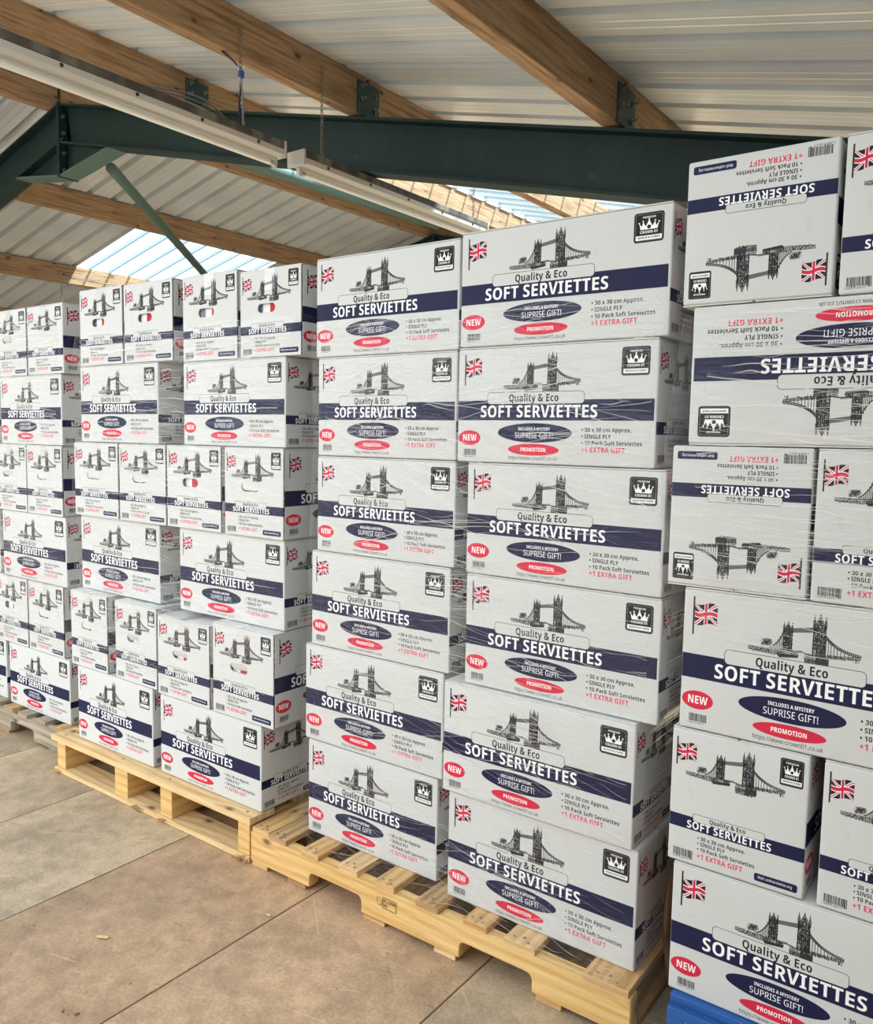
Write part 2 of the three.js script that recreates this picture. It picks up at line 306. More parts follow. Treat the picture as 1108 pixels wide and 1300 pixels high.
M.napkins = (() => {
  const [c, g] = canvas(256, 64);
  g.fillStyle = '#ecebe8'; g.fillRect(0, 0, 256, 64);
  for (const [a, b, col] of [[70, 20, '#7f93ad'], [98, 30, '#f3f2f0'], [132, 34, '#c2303f'], [166, 12, '#7c1d29'], [196, 26, '#8fa0b8'], [20, 22, '#b9c3d0']]) { g.fillStyle = col; g.fillRect(a, 0, b, 64); }
  return new THREE.MeshStandardMaterial({ map: texture(c), roughness: 0.8 });
})();

// ---------------------------------------------------------------- floor
const PANEL = 0.577, X0 = -1.068;
{
  const f = noiseField(81), r = rng(82);
  const sc = Array.from({ length: 240 }, () => { const a = r() < 0.75 ? 1.25 + 0.5 * (r() - 0.5) : r() * 3.1; return [r() * 1024, r() * 1024, a, 15 + 120 * r() * r(), r() < 0.72]; });
  const [c, g] = canvas(1024, 1024), im = g.createImageData(1024, 1024);
  for (let y = 0; y < 1024; y++) for (let x = 0; x < 1024; x++) {
    const u = x / 1024, v = y / 1024, i = (y * 1024 + x) * 4;
    const big = f(u * 4, v * 4, 4, 4), mid = f(u * 11, v * 14, 11, 14), fine = f(u * 50, v * 50, 50, 50), grit = f(u * 64 * 5, v * 64 * 5, 64, 64), vein = 1 - Math.abs(2 * f(u * 8 + mid * 0.7, v * 9, 8, 9) - 1);
    const k = 0.84 + 0.15 * (big - 0.5) + 0.12 * (mid - 0.5) + 0.12 * (fine - 0.5) + 0.12 * (grit - 0.5) - 0.05 * Math.max(0, vein - 0.9) * 10 * mid;
    im.data[i] = 222 * k; im.data[i + 1] = 202 * k - 4 * big; im.data[i + 2] = 178 * k - 9 * big; im.data[i + 3] = 255;
  }
  g.putImageData(im, 0, 0);
  for (const [x, y, a, l, pale] of sc) { g.strokeStyle = pale ? `rgba(246,232,210,${0.16 + 0.42 * r()})` : `rgba(70,52,40,${0.12 + 0.2 * r()})`; g.lineWidth = 0.7 + 2.2 * r() * r(); g.beginPath(); g.moveTo(x, y); g.lineTo(x + Math.cos(a) * l, y + Math.sin(a) * l); g.stroke(); }
  for (let i = 0; i < 90; i++) { g.fillStyle = `rgba(58,44,34,${0.25 + 0.4 * r()})`; g.beginPath(); g.ellipse(r() * 1024, r() * 1024, 0.8 + 2.4 * r() * r(), 0.8 + 1.6 * r(), r() * 3, 0, 7); g.fill(); }
  const tones = [0xf2ece2, 0xffffff, 0xf4e2d4, 0xe9e4dc, 0xf0dccc];
  M.floor = tones.map((color, i) => {
    const map = texture(c, { repeat: true }); map.repeat.set(1 / 1.7, 1 / 1.7); map.offset.set(i * 0.37, i * 0.23);
    return new THREE.MeshStandardMaterial({ map, color, bumpMap: cardBump, bumpScale: 0.001, roughness: 0.62 });
  });
  const floor = structure('floor', 'scuffed brown floor of long sheet panels', 'floor');
  part('floor_slab', new THREE.BoxGeometry(15.2, 0.2, 13), M.slab, floor, [-5.6, -0.122, -5.1]);
  const len = 3.3, geo = [0, 1, 2].map((k) => roundBox(PANEL - 0.004, 0.02, len - 0.004, 0.0025, { uv: 'grain', off: [k * 0.61, k * 0.29] }));
  for (let i = -21; i <= 4; i++) for (let j = 0; j < 4; j++) {
    const cx = X0 + (i + 0.5) * PANEL, m = i === -2 ? 4 : i === -3 ? 0 : i === -1 ? 2 : i === 0 ? 3 : Math.abs(i * 7 + j * 3) % 5;
    part('floor_panel', geo[Math.abs(i + j * 2) % 3], M.floor[m], floor, [cx, -0.0101, 1.4 - (j + 0.5) * len]);
  }
  shade(floor);
}

// ---------------------------------------------------------------- roof: steel frames, purlins, profiled sheets
const RX = -5.9, RY = 3.69, S = 0.238, FZ = -3.4, RIB = 0.2475;
const roofY = (x) => RY - S * Math.abs(x - RX);          // under the purlins, on top of the rafters
const EAVE_R = 1.55, EAVE_L = -13.35, BACK = -10.9, FRONT = 1.3;
const purlinXs = { right: [-4.446, -3.03, -1.573, -0.12, 1.32], left: [-7.39, -8.95, -10.45, -11.9, -13.1] };
function beamSection(depth, flange, tf, tw, len) {      // I-section along x from 0 to len, top at y = 0
  return [new THREE.BoxGeometry(len, tf, flange).translate(len / 2, -tf / 2, 0), new THREE.BoxGeometry(len, tf, flange).translate(len / 2, -depth + tf / 2, 0), new THREE.BoxGeometry(len, depth - 2 * tf, tw).translate(len / 2, -depth / 2, 0)];
}
function metresUV(g) {    // box-projected uv in metres
  const q = g.index ? g.toNonIndexed() : g; q.computeVertexNormals();
  const p = q.attributes.position, n = q.attributes.normal, a = new Float32Array(p.count * 2);
  for (let i = 0; i < p.count; i++) {
    const x = Math.abs(n.getX(i)), y = Math.abs(n.getY(i)), z = Math.abs(n.getZ(i));
    if (z >= x && z >= y) { a[2 * i] = p.getX(i); a[2 * i + 1] = p.getY(i); } else if (y >= x) { a[2 * i] = p.getX(i); a[2 * i + 1] = p.getZ(i); } else { a[2 * i] = p.getZ(i); a[2 * i + 1] = p.getY(i); }
  }
  q.setAttribute('uv', new THREE.BufferAttribute(a, 2)); return q;
}
const ang = Math.atan(S), lenR = (EAVE_R - RX) / Math.cos(ang), lenL = (RX - EAVE_L) / Math.cos(ang);
function frame(z, label) {
  const t = thing('portal_frame', label, 'steel frame', [RX, 0, z], 'green steel roof frames');
  for (const s of [1, -1]) {
    const L = s > 0 ? lenR : lenL;
    const g = mergeGeometries(beamSection(0.268, 0.14, 0.014, 0.01, L).map(metresUV));
    g.rotateZ(-ang); if (s < 0) g.rotateY(Math.PI);
    part('rafter', g, M.steel, t, [0, RY, 0]);
    // haunch under the ridge: web wedge and a sloping bottom flange
    const hw = 0.62, yr = (x) => RY - S * x - 0.27;       // underside of the rafter
    const sh = new THREE.Shape([[0, yr(0)], [0, 3.19], [hw, yr(hw) + 0.01], [hw, yr(hw) + 0.02]].map((q) => new THREE.Vector2(s * q[0], q[1])));
    const web = new THREE.ExtrudeGeometry(sh, { depth: 0.012, bevelEnabled: false }).translate(0, 0, -0.006);
    part('haunch_web', metresUV(web), M.steel, t);
    const a = [0, 3.19], b = [hw, yr(hw) + 0.004], l = Math.hypot(b[0] - a[0], b[1] - a[1]);
    const fl = new THREE.BoxGeometry(l + 0.02, 0.014, 0.14).translate(l / 2, -0.007, 0).rotateZ(Math.atan2(b[1] - a[1], b[0] - a[0])); if (s < 0) fl.rotateY(Math.PI);
    part('haunch_flange', metresUV(fl), M.brace, t, [0, a[1], 0]);
    // lower flange of the rafter carries lighter paint
    const post = new THREE.BoxGeometry(0.14, roofY(s > 0 ? EAVE_R : EAVE_L) - 0.1, 0.14).translate(s > 0 ? EAVE_R - RX - 0.07 : EAVE_L - RX + 0.07, (roofY(s > 0 ? EAVE_R : EAVE_L) - 0.1) / 2, 0);
    part('column', metresUV(post), M.steel, t);
  }
  for (const s of [1, -1]) {
    part('end_plate', metresUV(new THREE.BoxGeometry(0.014, 0.52, 0.15)), M.steel, t, [s * 0.008, 3.435, 0]);
    for (let i = 0; i < 4; i++) part('bolt', new THREE.CylinderGeometry(0.013, 0.013, 0.02, 6).rotateZ(Math.PI / 2), M.bolt, t, [s * 0.025, 3.60 - i * 0.118 - (i > 1 ? 0.02 : 0), 0.042]);
  }
  shade(t); return t;
}
frame(FZ, 'dark green steel portal frame crossing above the stacks');
frame(FZ + 4.55, 'dark green steel portal frame at the open front behind the viewer');
frame(FZ - 4.55, 'dark green steel portal frame farther back behind the stacks');

function bolts(parent, side, x) {
  for (const [dy, dz] of [[0.13, 0.05], [0.105, -0.045], [0.07, 0.06], [0.045, -0.035]]) {
    part('bolt', new THREE.CylinderGeometry(0.012, 0.012, 0.016, 6).rotateZ(Math.PI / 2), M.bolt, parent, [x + side * 0.008, dy, dz]);
    part('bolt', new THREE.CylinderGeometry(0.006, 0.006, 0.035, 8).rotateZ(Math.PI / 2), M.bolt, parent, [x + side * 0.02, dy, dz]);
  }
}
const PW = 0.07, PH = 0.2;
function purlin(x, z0, z1, mat, label) {
  const t = thing('roof_purlin', label, 'timber beam', [x, roofY(x) + 0.002, (z0 + z1) / 2], 'timber roof purlins');
  part('timber', roundBox(PW, PH, z1 - z0, 0.004, { uv: 'grain', off: [x * 0.77, x * 0.31] }), mat, t, [0, PH / 2 + (x > RX - 0.2 ? 0.006 : 0.006), 0]);
  return t;
}
const ord = ['nearest the ridge', 'second from the ridge', 'third from the ridge', 'fourth from the ridge', 'at the eaves'];
purlinXs.right.forEach((x, i) => {
  const a = purlin(x, FZ + 0.012, FRONT, M.purlin, `timber purlin over the aisle, right slope, ${ord[i]}`);
  // steel cleat with bolts where the two timbers meet over the rafter
  const c = part('cleat', new THREE.BoxGeometry(0.008, 0.165, 0.17), M.cleat, a, [PW / 2 + 0.0045, 0.088, -(FRONT - FZ - 0.012) / 2 - 0.012]);
  for (const [dy, dz] of [[0.055, 0.055], [0.03, -0.05], [-0.01, 0.06], [-0.045, -0.04]]) {
    const b = part('bolt', mergeGeometries([new THREE.CylinderGeometry(0.012, 0.012, 0.012, 6).rotateZ(Math.PI / 2), new THREE.CylinderGeometry(0.006, 0.006, 0.035, 8).rotateZ(Math.PI / 2).translate(0.012, 0, 0)]), M.bolt, c, [0.01, dy, dz]);
  }
  shade(a);
  shade(purlin(x, BACK, FZ - 0.012, M.purlin, `timber purlin beyond the green frame, right slope, ${ord[i]}`));
});
purlinXs.left.forEach((x, i) => {
  shade(purlin(x, FZ + 0.012, FRONT, M.purlin, `timber purlin over the aisle, left slope, ${ord[i]}`));
  shade(purlin(x, BACK, FZ - 0.012, M.purlin, `timber purlin beyond the green frame, left slope, ${ord[i]}`));
});
for (const [z0, z1, m, l] of [[FZ + 0.012, FRONT, M.purlin, 'timber ridge beam in front of the frame apex'], [BACK, FZ - 0.012, M.purlin, 'timber ridge beam running back from the frame apex']]) {
  const x = -6.03, t = thing('ridge_purlin', l, 'timber beam', [x, roofY(x) + 0.004, (z0 + z1) / 2], 'timber roof purlins');
  part('timber', roundBox(0.07, PH, z1 - z0, 0.004, { uv: 'grain', off: [0.3, 0.1] }), m, t, [0, PH / 2 + 0.006, 0]); shade(t);
}
// bracing tubes behind the frame
{
  const b1 = new THREE.Mesh(rod([-5.53, 3.222, -3.512], [-7.95, 3.10, -6.30], 0.038, 16), M.brace); b1.name = 'brace_tube'; b1.userData = { label: 'green round brace tube crossing in front of the left rooflight', category: 'brace', group: 'roof bracing tubes' }; scene.add(shade(b1));
  const b2 = new THREE.Mesh(rod([-4.36, 3.12, -3.49], [-4.83, 3.36, -6.50], 0.045, 16), M.brace); b2.name = 'brace_tube_001'; b2.userData = { label: 'green round brace tube running back from behind the rafter', category: 'brace', group: 'roof bracing tubes' }; scene.add(shade(b2));
}
// profiled sheets, each four ribs wide; ribs stand up on the outside and read as grooves from below
function sheetGeometry(len, layers) {
  const prof = [], pan = 0.188, st = 0.0016;
  for (let k = 0; k < 4; k++) {
    const z = k * RIB;
    prof.push([z - 0.032, 0], [z - 0.030, 0.058], [z + 0.030, 0.058], [z + 0.032, 0]);
    for (const q of [0.078, 0.138]) prof.push([z + q, 0], [z + q + 0.006, st], [z + q + 0.014, st], [z + q + 0.020, 0]);
  }
  prof.push([4 * RIB - 0.030, 0]);
  const pos = [], uv = [], idx = [], T = 0.0025;
  for (const off of [0, T].slice(0, layers)) for (const [z, y] of prof) for (const x of [0, len]) { pos.push(x, y + off, -z); uv.push(z, x); }
  const n = prof.length;
  for (let k = 0; k < layers; k++) for (let i = 0; i < n - 1; i++) { const a = (k * n + i) * 2; if (k === 0) idx.push(a, a + 2, a + 1, a + 1, a + 2, a + 3); else idx.push(a, a + 1, a + 2, a + 1, a + 3, a + 2); }
  const g = new THREE.BufferGeometry(); g.setAttribute('position', new THREE.Float32BufferAttribute(pos, 3)); g.setAttribute('uv', new THREE.Float32BufferAttribute(uv, 2)); g.setIndex(idx);
  const q = g.toNonIndexed(); q.computeVertexNormals(); return q;
}
{
  const zs = []; for (let k = -5; k <= 6; k++) zs.push(-5.19 + 4 * RIB * k);
  const over = PH + 0.012;
  const cache = new Map(), geo = (l, n) => { const k = l.toFixed(3) + n; if (!cache.has(k)) cache.set(k, sheetGeometry(l, n)); return cache.get(k); };
  for (const side of [1, -1]) {
    const roof = structure('ceiling', side > 0 ? 'profiled metal roof sheets on the right slope' : 'profiled metal roof sheets on the left slope', 'roof');
    const end = side > 0 ? EAVE_R - RX + 0.15 : RX - EAVE_L + 0.15;
    for (const z of zs) {
      // z is the front edge of the sheet
      const k = Math.round((z + 5.19) / (4 * RIB));
      let cuts = [[0, end, 0]];
      const lights = side > 0 ? [1, 0, -1, -2, -4, 5, 6] : [0, -1, 5, 6];
      if (lights.includes(k)) { const aisle = k > 4, a = aisle ? 0.35 : side > 0 ? 1.50 : 1.64, b = aisle ? 6.6 : side > 0 ? 6.4 : 3.3; cuts = [[0, a, 0], [a, b, 1], [b, end, 0]]; }
      for (const [a, b, light] of cuts) {
        const m = new THREE.Mesh(geo((b - a) / Math.cos(ang), light ? 1 : 2), light ? M.rooflight : M.sheet);
        m.name = light ? 'rooflight_sheet' : 'roof_sheet'; if (light) m.userData.label = 'translucent rooflight sheet';
        if (side > 0) { m.position.set(RX + a, roofY(RX + a) + over, z); m.rotation.z = -ang; }
        else { m.position.set(RX - a, roofY(RX - a) + over, z - 4 * RIB); m.rotation.set(0, Math.PI, 0); m.rotation.order = 'YZX'; m.rotation.z = -ang; }
        roof.add(m);
      }
    }
    shade(roof);
  }
  const cap = structure('trim_1', 'folded metal ridge capping', 'trim');
  for (const s of [1, -1]) { const g = new THREE.BoxGeometry(0.3, 0.003, 13).translate(s * 0.148, 0, 0).rotateZ(-s * ang); part('ridge_cap', g, M.sheet, cap, [RX, RY + over + 0.064, -5]); }
  shade(cap);
}
// ---------------------------------------------------------------- walls with wide doorways, and the yard outside
{
  const wl = structure('wall_left', 'low metal side wall on the far side', 'wall');
  const hL = roofY(EAVE_L) + 0.14, hR = roofY(EAVE_R) + 0.14;
  part('wall_panel', new THREE.BoxGeometry(0.12, hL, FRONT - BACK + 0.2), M.wall, wl, [EAVE_L - 0.08, hL / 2, (FRONT + BACK) / 2]);
  const wr = structure('wall_right', 'low metal side wall', 'wall'); part('wall_panel', new THREE.BoxGeometry(0.12, hR, FRONT - BACK + 0.2), M.wall, wr, [EAVE_R + 0.08, hR / 2, (FRONT + BACK) / 2]);
  const wb = structure('wall_back', 'far gable wall', 'wall');
  const gable = (x0, x1) => { const top = (x) => roofY(x) + 0.2; const pts = [[x0, 0], [x0, top(x0)]]; if (x0 < RX && x1 > RX) pts.push([RX, top(RX)]); pts.push([x1, top(x1)], [x1, 0]); return new THREE.Shape(pts.map((q) => new THREE.Vector2(...q))); };
  part('wall_panel', new THREE.ExtrudeGeometry(gable(EAVE_L, EAVE_R), { depth: 0.1, bevelEnabled: false }), M.wall, wb, [0, 0, BACK - 0.12]);
  const wf = structure('wall_front', 'near gable wall, mostly an open doorway', 'wall');
  part('wall_panel', new THREE.ExtrudeGeometry(gable(EAVE_L, -6.9), { depth: 0.1, bevelEnabled: false }), M.wall, wf, [0, 0, FRONT + 0.02]);
  part('wall_panel', new THREE.ExtrudeGeometry(gable(-1.5, EAVE_R), { depth: 0.1, bevelEnabled: false }), M.wall, wf, [0, 0, FRONT + 0.02]);
  const yard = new THREE.Mesh(new THREE.BoxGeometry(160, 0.1, 160), M.yard); yard.name = 'yard_ground'; yard.position.set(-5, -0.3, 0); yard.userData = { kind: 'structure', label: 'dark asphalt yard outside', category: 'ground' }; scene.add(yard);
  [wl, wr, wb, wf, yard].forEach(shade);
}

// ---------------------------------------------------------------- cartons
const BL = 0.52, BD = 0.275, BH = 0.282, FLAP = 0.003;
const bodyGeo = [0.001, 0.002, 0.0035].map((b, i) => roundBox(BL, BH - FLAP, BD, 0.0045, { seg: [16, 10, 10], bulge: b, lump: 0.0018, seed: i * 5.1 + 0.3 }));
const openGeo = (() => {    // a body whose +x end is replaced by a cut-out panel
  const g = roundBox(BL - 0.006, BH - FLAP, BD, 0.0045, { seg: [14, 8, 8], bulge: 0.001, lump: 0.001, seed: 9 }).translate(-0.003, 0, 0);
  const grp = g.groups.filter((q) => q.materialIndex !== 0), idx = []; const src = g.index.array; const out = [];
  for (const q of grp) { const s = idx.length; for (let i = q.start; i < q.start + q.count; i++) idx.push(src[i]); out.push([s, q.count, q.materialIndex]); }
  g.setIndex(idx); g.clearGroups(); out.forEach((o) => g.addGroup(...o)); return g;
})();
const slot = (w, h, r, P = THREE.Path) => { const s = new P(); s.moveTo(-w / 2 + r, -h / 2); s.lineTo(w / 2 - r, -h / 2); s.absarc(w / 2 - r, 0, r, -Math.PI / 2, Math.PI / 2, false); s.lineTo(-w / 2 + r, h / 2); s.absarc(-w / 2 + r, 0, r, Math.PI / 2, Math.PI * 1.5, false); return s; };
const HOLE = [0.080, 0.029], HOLE_Y = 0.017;
const endGeo = (() => {     // end panel with a hand hole, in its own xy plane
  const s = new THREE.Shape(); const w = BD - 0.002, h = BH - FLAP - 0.001; s.moveTo(-w / 2, -h / 2); s.lineTo(w / 2, -h / 2); s.lineTo(w / 2, h / 2); s.lineTo(-w / 2, h / 2); s.closePath();
  const hole = slot(HOLE[0], HOLE[1], HOLE[1] / 2); const pts = hole.getPoints(10).map((q) => new THREE.Vector2(q.x - 0.016, q.y + HOLE_Y)).reverse(); s.holes.push(new THREE.Path(pts));
  const g = new THREE.ExtrudeGeometry(s, { depth: 0.004, bevelEnabled: false, curveSegments: 10 });
  const p = g.attributes.position, t = g.attributes.uv; for (let i = 0; i < p.count; i++) t.setXY(i, p.getX(i) / BD + 0.5, p.getY(i) / BH + 0.5);
  return g.rotateY(Math.PI / 2).translate(BL / 2 - 0.0045, 0, 0);
})();
const flapHoleGeo = new THREE.ExtrudeGeometry(slot(HOLE[0] - 0.004, HOLE[1] - 0.004, HOLE[1] / 2 - 0.002, THREE.Shape), { depth: 0.003, bevelEnabled: false, curveSegments: 10 }).translate(0, -HOLE[1] / 2 + 0.002, -0.003);
const packGeo = roundBox(0.2, 0.16, 0.03, 0.008, { seg: [4, 4, 4] }).rotateY(Math.PI / 2);
const topFlapGeo = roundBox(BL - 0.004, FLAP, BD / 2 - 0.0025, 0.0012);
const tapeGeo = mergeGeometries([new THREE.BoxGeometry(BL + 0.001, 0.0006, 0.045).translate(0, 0.0006, 0), ...[-1, 1].map((s) => new THREE.BoxGeometry(0.0006, 0.07, 0.045).translate(s * (BL / 2 + 0.0004), -0.034, 0))]);
const CARTONS = 'printed serviette cartons stacked on the pallets';
const boxList = [];
// kind L shows the long face, S the short end; hole: 0 none, 1 open, 2 flap folded back a little, 3 flap nearly shut
function carton({ kind, x0, x1, y0, y1, z, flip = false, hole = 0, yaw = 0, v = 0, label, group = CARTONS }) {
  const t = thing('serviette_carton', label, 'carton', [0, 0, 0], group);
  if (kind === 'S') { x0 += 0.002; x1 -= 0.002; }
  y0 += 0.0005;
  const w = x1 - x0, h = y1 - y0 - 0.0015, depth = kind === 'L' ? BD : BL;
  const body = new THREE.Group();
  const inner = t, L = M.long[v % 2], Sh = M.short[(v + (kind === 'L' ? 0 : 1)) % 2];
  const mats = [Sh, Sh, M.white, M.white, L, L];
  if (hole) {
    part('body', openGeo, mats, inner, [0, (BH - FLAP) / 2, 0]);
    const e = part('end_panel', endGeo, Sh, inner, [0, (BH - FLAP) / 2, 0]);
    part('serviette_packs', packGeo, M.napkins, inner, [BL / 2 - 0.029, (BH - FLAP) / 2 - 0.015, 0.006 + 0.010 * (v % 3)]);
    if (hole > 1) { const f = part('hand_flap', flapHoleGeo, M.white, e); f.rotation.order = 'YXZ'; f.rotation.y = Math.PI / 2; f.position.set(BL / 2 - 0.001, HOLE_Y + HOLE[1] / 2, 0.016); f.rotation.x = hole === 2 ? 0.42 : 0.12; if (hole === 2) f.rotation.y += 0.08; }
  } else part('body', bodyGeo[v % 3], mats, inner, [0, (BH - FLAP) / 2, 0]);
  for (const s of [-1, 1]) part('top_flap', topFlapGeo, M.white, inner, [0, BH - FLAP / 2, s * (BD / 4 + 0.0008)]);
  part('packing_tape', tapeGeo, M.packTape, inner, [0, BH, 0]);
  const q = new THREE.Quaternion().setFromAxisAngle(new THREE.Vector3(0, 1, 0), (kind === 'S' ? -Math.PI / 2 : 0) + yaw);
  if (flip) q.premultiply(new THREE.Quaternion().setFromAxisAngle(new THREE.Vector3(0, 0, 1), Math.PI));
  t.quaternion.copy(q);
  t.scale.set(kind === 'L' ? w / BL : 1, h / BH, kind === 'L' ? 1 : w / BD);
  t.position.set((x0 + x1) / 2, flip ? y0 + h : y0, z - depth / 2);
  shade(t); boxList.push(t); return t;
}
const ROW = ['bottom row', 'second row up', 'third row up', 'fourth row up', 'fifth row up', 'top row'];
const jit = rng(2024);
const J = () => (jit() - 0.5) * 0.007;
const mul = (a, s) => a.map((x) => x * s);

// first stack (far left, grey pallet)
{
  const s = 1.0229, z = -1.79, Y = [0.120, 0.398, 0.700, 0.992, 1.283, 1.572, 1.853];
  const P = 'stack on grey pallet';
  const right = { 0: [-3.60, -3.113], 2: [-3.624, -3.115], 4: [-3.61, -3.124] };
  for (const r of [0, 2, 4]) {
    const [a, b] = mul(right[r], s);
    carton({ kind: 'L', x0: a, x1: b, y0: Y[r], y1: Y[r + 1], z, v: r, yaw: J(), label: `white carton showing long face, ${ROW[r]}, right column of ${P}` });
    carton({ kind: 'L', x0: a - 0.57, x1: a - 0.05, y0: Y[r], y1: Y[r + 1], z: z - 0.01, v: r + 1, label: `white carton cut off by left photo edge, ${ROW[r]} of ${P}` });
    carton({ kind: 'L', x0: a, x1: b, y0: Y[r], y1: Y[r + 1], z: z - BD - 0.012, v: r + 2, label: `white carton behind the right column, ${ROW[r]} of ${P}` });
  }
  const pairs = { 1: [[-3.71, -3.432, 1], [-3.425, -3.146, 3]], 3: [[-3.69, -3.41, 2], [-3.406, -3.131, 3]], 5: [[-3.66, -3.38, 2], [-3.374, -3.10, 0]] };
  for (const r of [1, 3, 5]) pairs[r].forEach(([a, b, hole], k) => carton({ kind: 'S', x0: a * s, x1: b * s, y0: Y[r], y1: Y[r + 1], z, hole, v: r + k, yaw: J(), label: `white carton showing short end, ${ROW[r]}, ${k ? 'rightmost' : 'second from right'} of ${P}` }));
  for (const r of [1, 3, 5]) [['third', 0.004], ['fourth', 0.288]].forEach(([nth, dx], k) => { const e = pairs[r][0][0] * s - dx; carton({ kind: 'S', x0: e - 0.279, x1: e, y0: Y[r], y1: Y[r + 1], z, hole: 3, v: r + k, label: `white carton showing short end, ${ROW[r]}, ${nth} from right of ${P}` }); });
}
// second stack (pale pallet with an open front)
{
  const P = 'pale open-fronted pallet';
  const rows = [
    ['L', -1.70, 0.151, [[-2.966, -2.482, 0.441], [-2.437, -1.915, 0.434]]],
    ['S', -1.70, 0, [[-3.005, -2.757, 0.735, 3], [-2.706, -2.453, 0.733, 2], [-2.449, -2.164, 0.715, 2], [-2.150, -1.858, 0.735, 2]]],
    ['L', -1.745, 0, [[-2.995, -2.492, 1.022], [-2.378, -1.860, 1.022]]],
    ['S', -1.735, 0, [[-3.016, -2.722, 1.303, 3], [-2.717, -2.436, 1.303, 3], [-2.432, -2.144, 1.304, 1], [-2.128, -1.853, 1.304, 3]]],
    ['L', -1.75, 0, [[-2.985, -2.498, 1.590], [-2.355, -1.858, 1.582]]],
    ['S', -1.75, 0, [[-2.982, -2.703, 1.872, 1], [-2.694, -2.407, 1.868, 1], [-2.355, -2.077, 1.862, 1], [-2.066, -1.792, 1.850, 1]]],
  ];
  const ly = [];   // tops so far for left and right halves
  rows.forEach(([kind, z, y, list], r) => {
    list.forEach(([x0, x1, y1, hole = 0], k) => {
      const half = (x0 + x1) / 2 < -2.45 ? 0 : 1;
      let y0 = r ? ly[r - 1][half] : y;
      (ly[r] ??= [0, 0])[half] = Math.max(ly[r][half], y1);
      const name = list.length === 2 ? ['left', 'right'][k] + ' column' : ['first', 'second', 'third', 'fourth'][k] + ' from left';
      carton({ kind, x0, x1, y0, y1: kind === 'S' && r === 1 ? ly[r][half] && y1 : y1, z, hole, v: r * 2 + k, yaw: J(), label: `white carton showing ${kind === 'L' ? 'long face' : 'short end'}, ${ROW[r]}, ${name} on ${P}` });
    });
    if (kind === 'L') list.forEach(([x0, x1, y1], k) => carton({ kind, x0, x1, y0: r ? ly[r - 1][k] : y, y1, z: z - BD - 0.012, v: r, label: `white carton behind the ${['left', 'right'][k]} column, ${ROW[r]} on ${P}` }));
  });
}
// third stack (notched yellow pallet)
{
  const P = 'notched pine pallet', Y = [0.1265, 0.420, 0.717, 1.004, 1.286, 1.570, 1.851];
  const R = [[-1.207, -0.678], [-1.220, -0.690], [-1.165, -0.648], [-1.168, -0.650], [-1.202, -0.678], [-1.199, -0.660]];
  const L = [[-1.758, -1.265], [-1.771, -1.252], [-1.746, -1.236], [-1.724, -1.226], [-1.722, -1.226], [-1.731, -1.224]];
  for (let r = 0; r < 6; r++) {
    carton({ kind: 'L', x0: L[r][0], x1: L[r][1], y0: Y[r], y1: Y[r + 1], z: -1.75, v: r, yaw: J(), label: `white carton showing long face, ${ROW[r]}, left column on ${P}` });
    carton({ kind: 'L', x0: L[r][0], x1: L[r][1], y0: Y[r], y1: Y[r + 1], z: -1.75 - BD - 0.014, v: r, label: `white carton behind the left column, ${ROW[r]} on ${P}` });
    carton({ kind: 'L', x0: R[r][0], x1: R[r][1], y0: Y[r], y1: Y[r + 1], z: r === 1 ? -1.708 : -1.72, v: r + 1, yaw: J(), label: `white carton showing long face, ${ROW[r]}, right column on ${P}` });
    carton({ kind: 'L', x0: R[r][0], x1: R[r][1], y0: Y[r], y1: Y[r + 1], z: -1.72 - BD - 0.014, v: r + 2, label: `white carton behind the right column, ${ROW[r]} on ${P}` });
  }
}
// fourth stack (blue pallet, right edge of the picture)
{
  const P = 'blue pallet', z = -1.68, Y = [0.158, 0.449, 0.745, 1.046, 1.340, 1.620, 1.908];
  const add = (r, kind, x0, x1, extra, what) => carton({ kind, x0, x1, y0: Y[r], y1: Y[r + 1], z, v: r + (extra.v ?? 0), yaw: J() * 0.7, ...extra, label: `white carton ${what}, ${ROW[r]} on ${P}` });
  add(0, 'L', -0.584, -0.060, {}, 'showing its long face upright');
  add(1, 'S', -0.600, -0.321, {}, 'showing its short end upright at the left');
  add(1, 'S', -0.301, -0.022, { v: 1 }, 'showing short end, cut by right photo edge');
  add(2, 'L', -0.586, -0.066, {}, 'showing its long face upright');
  add(3, 'S', -0.627, -0.348, { flip: true }, 'showing its short end upside down');
  add(3, 'S', -0.345, -0.066, { v: 1 }, 'with short end, cut by right photo edge');
  add(4, 'L', -0.594, -0.074, { flip: true }, 'showing its long face upside down');
  add(5, 'S', -0.620, -0.334, { flip: true }, 'showing its short end upside down');
  add(5, 'S', -0.328, -0.049, { v: 1 }, 'with short end, cut by right photo edge');
  for (const r of [0, 2, 4]) { add(r, 'L', -0.585, -0.065, { z: z - BD - 0.014, yaw: 0 }, 'standing behind the front one'); }
  for (let r = 0; r < 6; r++) add(r, 'L', -0.012, 0.508, { z: z - 0.005, v: 2 }, 'in the column beyond the right photo edge');
  // the lowest carton's side has come loose and bows out, showing its brown back
  const g = new THREE.PlaneGeometry(0.24, 0.27, 6, 14), p = g.attributes.position;
  for (let i = 0; i < p.count; i++) p.setZ(i, -0.014 * Math.cos(p.getY(i) / 0.27 * Math.PI));
  const o = new THREE.Mesh(mergeGeometries([g, g.clone().translate(0, 0, -0.003)]), M.kraft); o.name = 'cardboard_sheet'; o.rotation.y = Math.PI / 2; o.position.set(-0.590, 0.302, -1.815);
  o.userData = { label: 'bowed brown cardboard sheet beside the lowest carton on the blue pallet', category: 'cardboard' }; scene.add(shade(o));
}

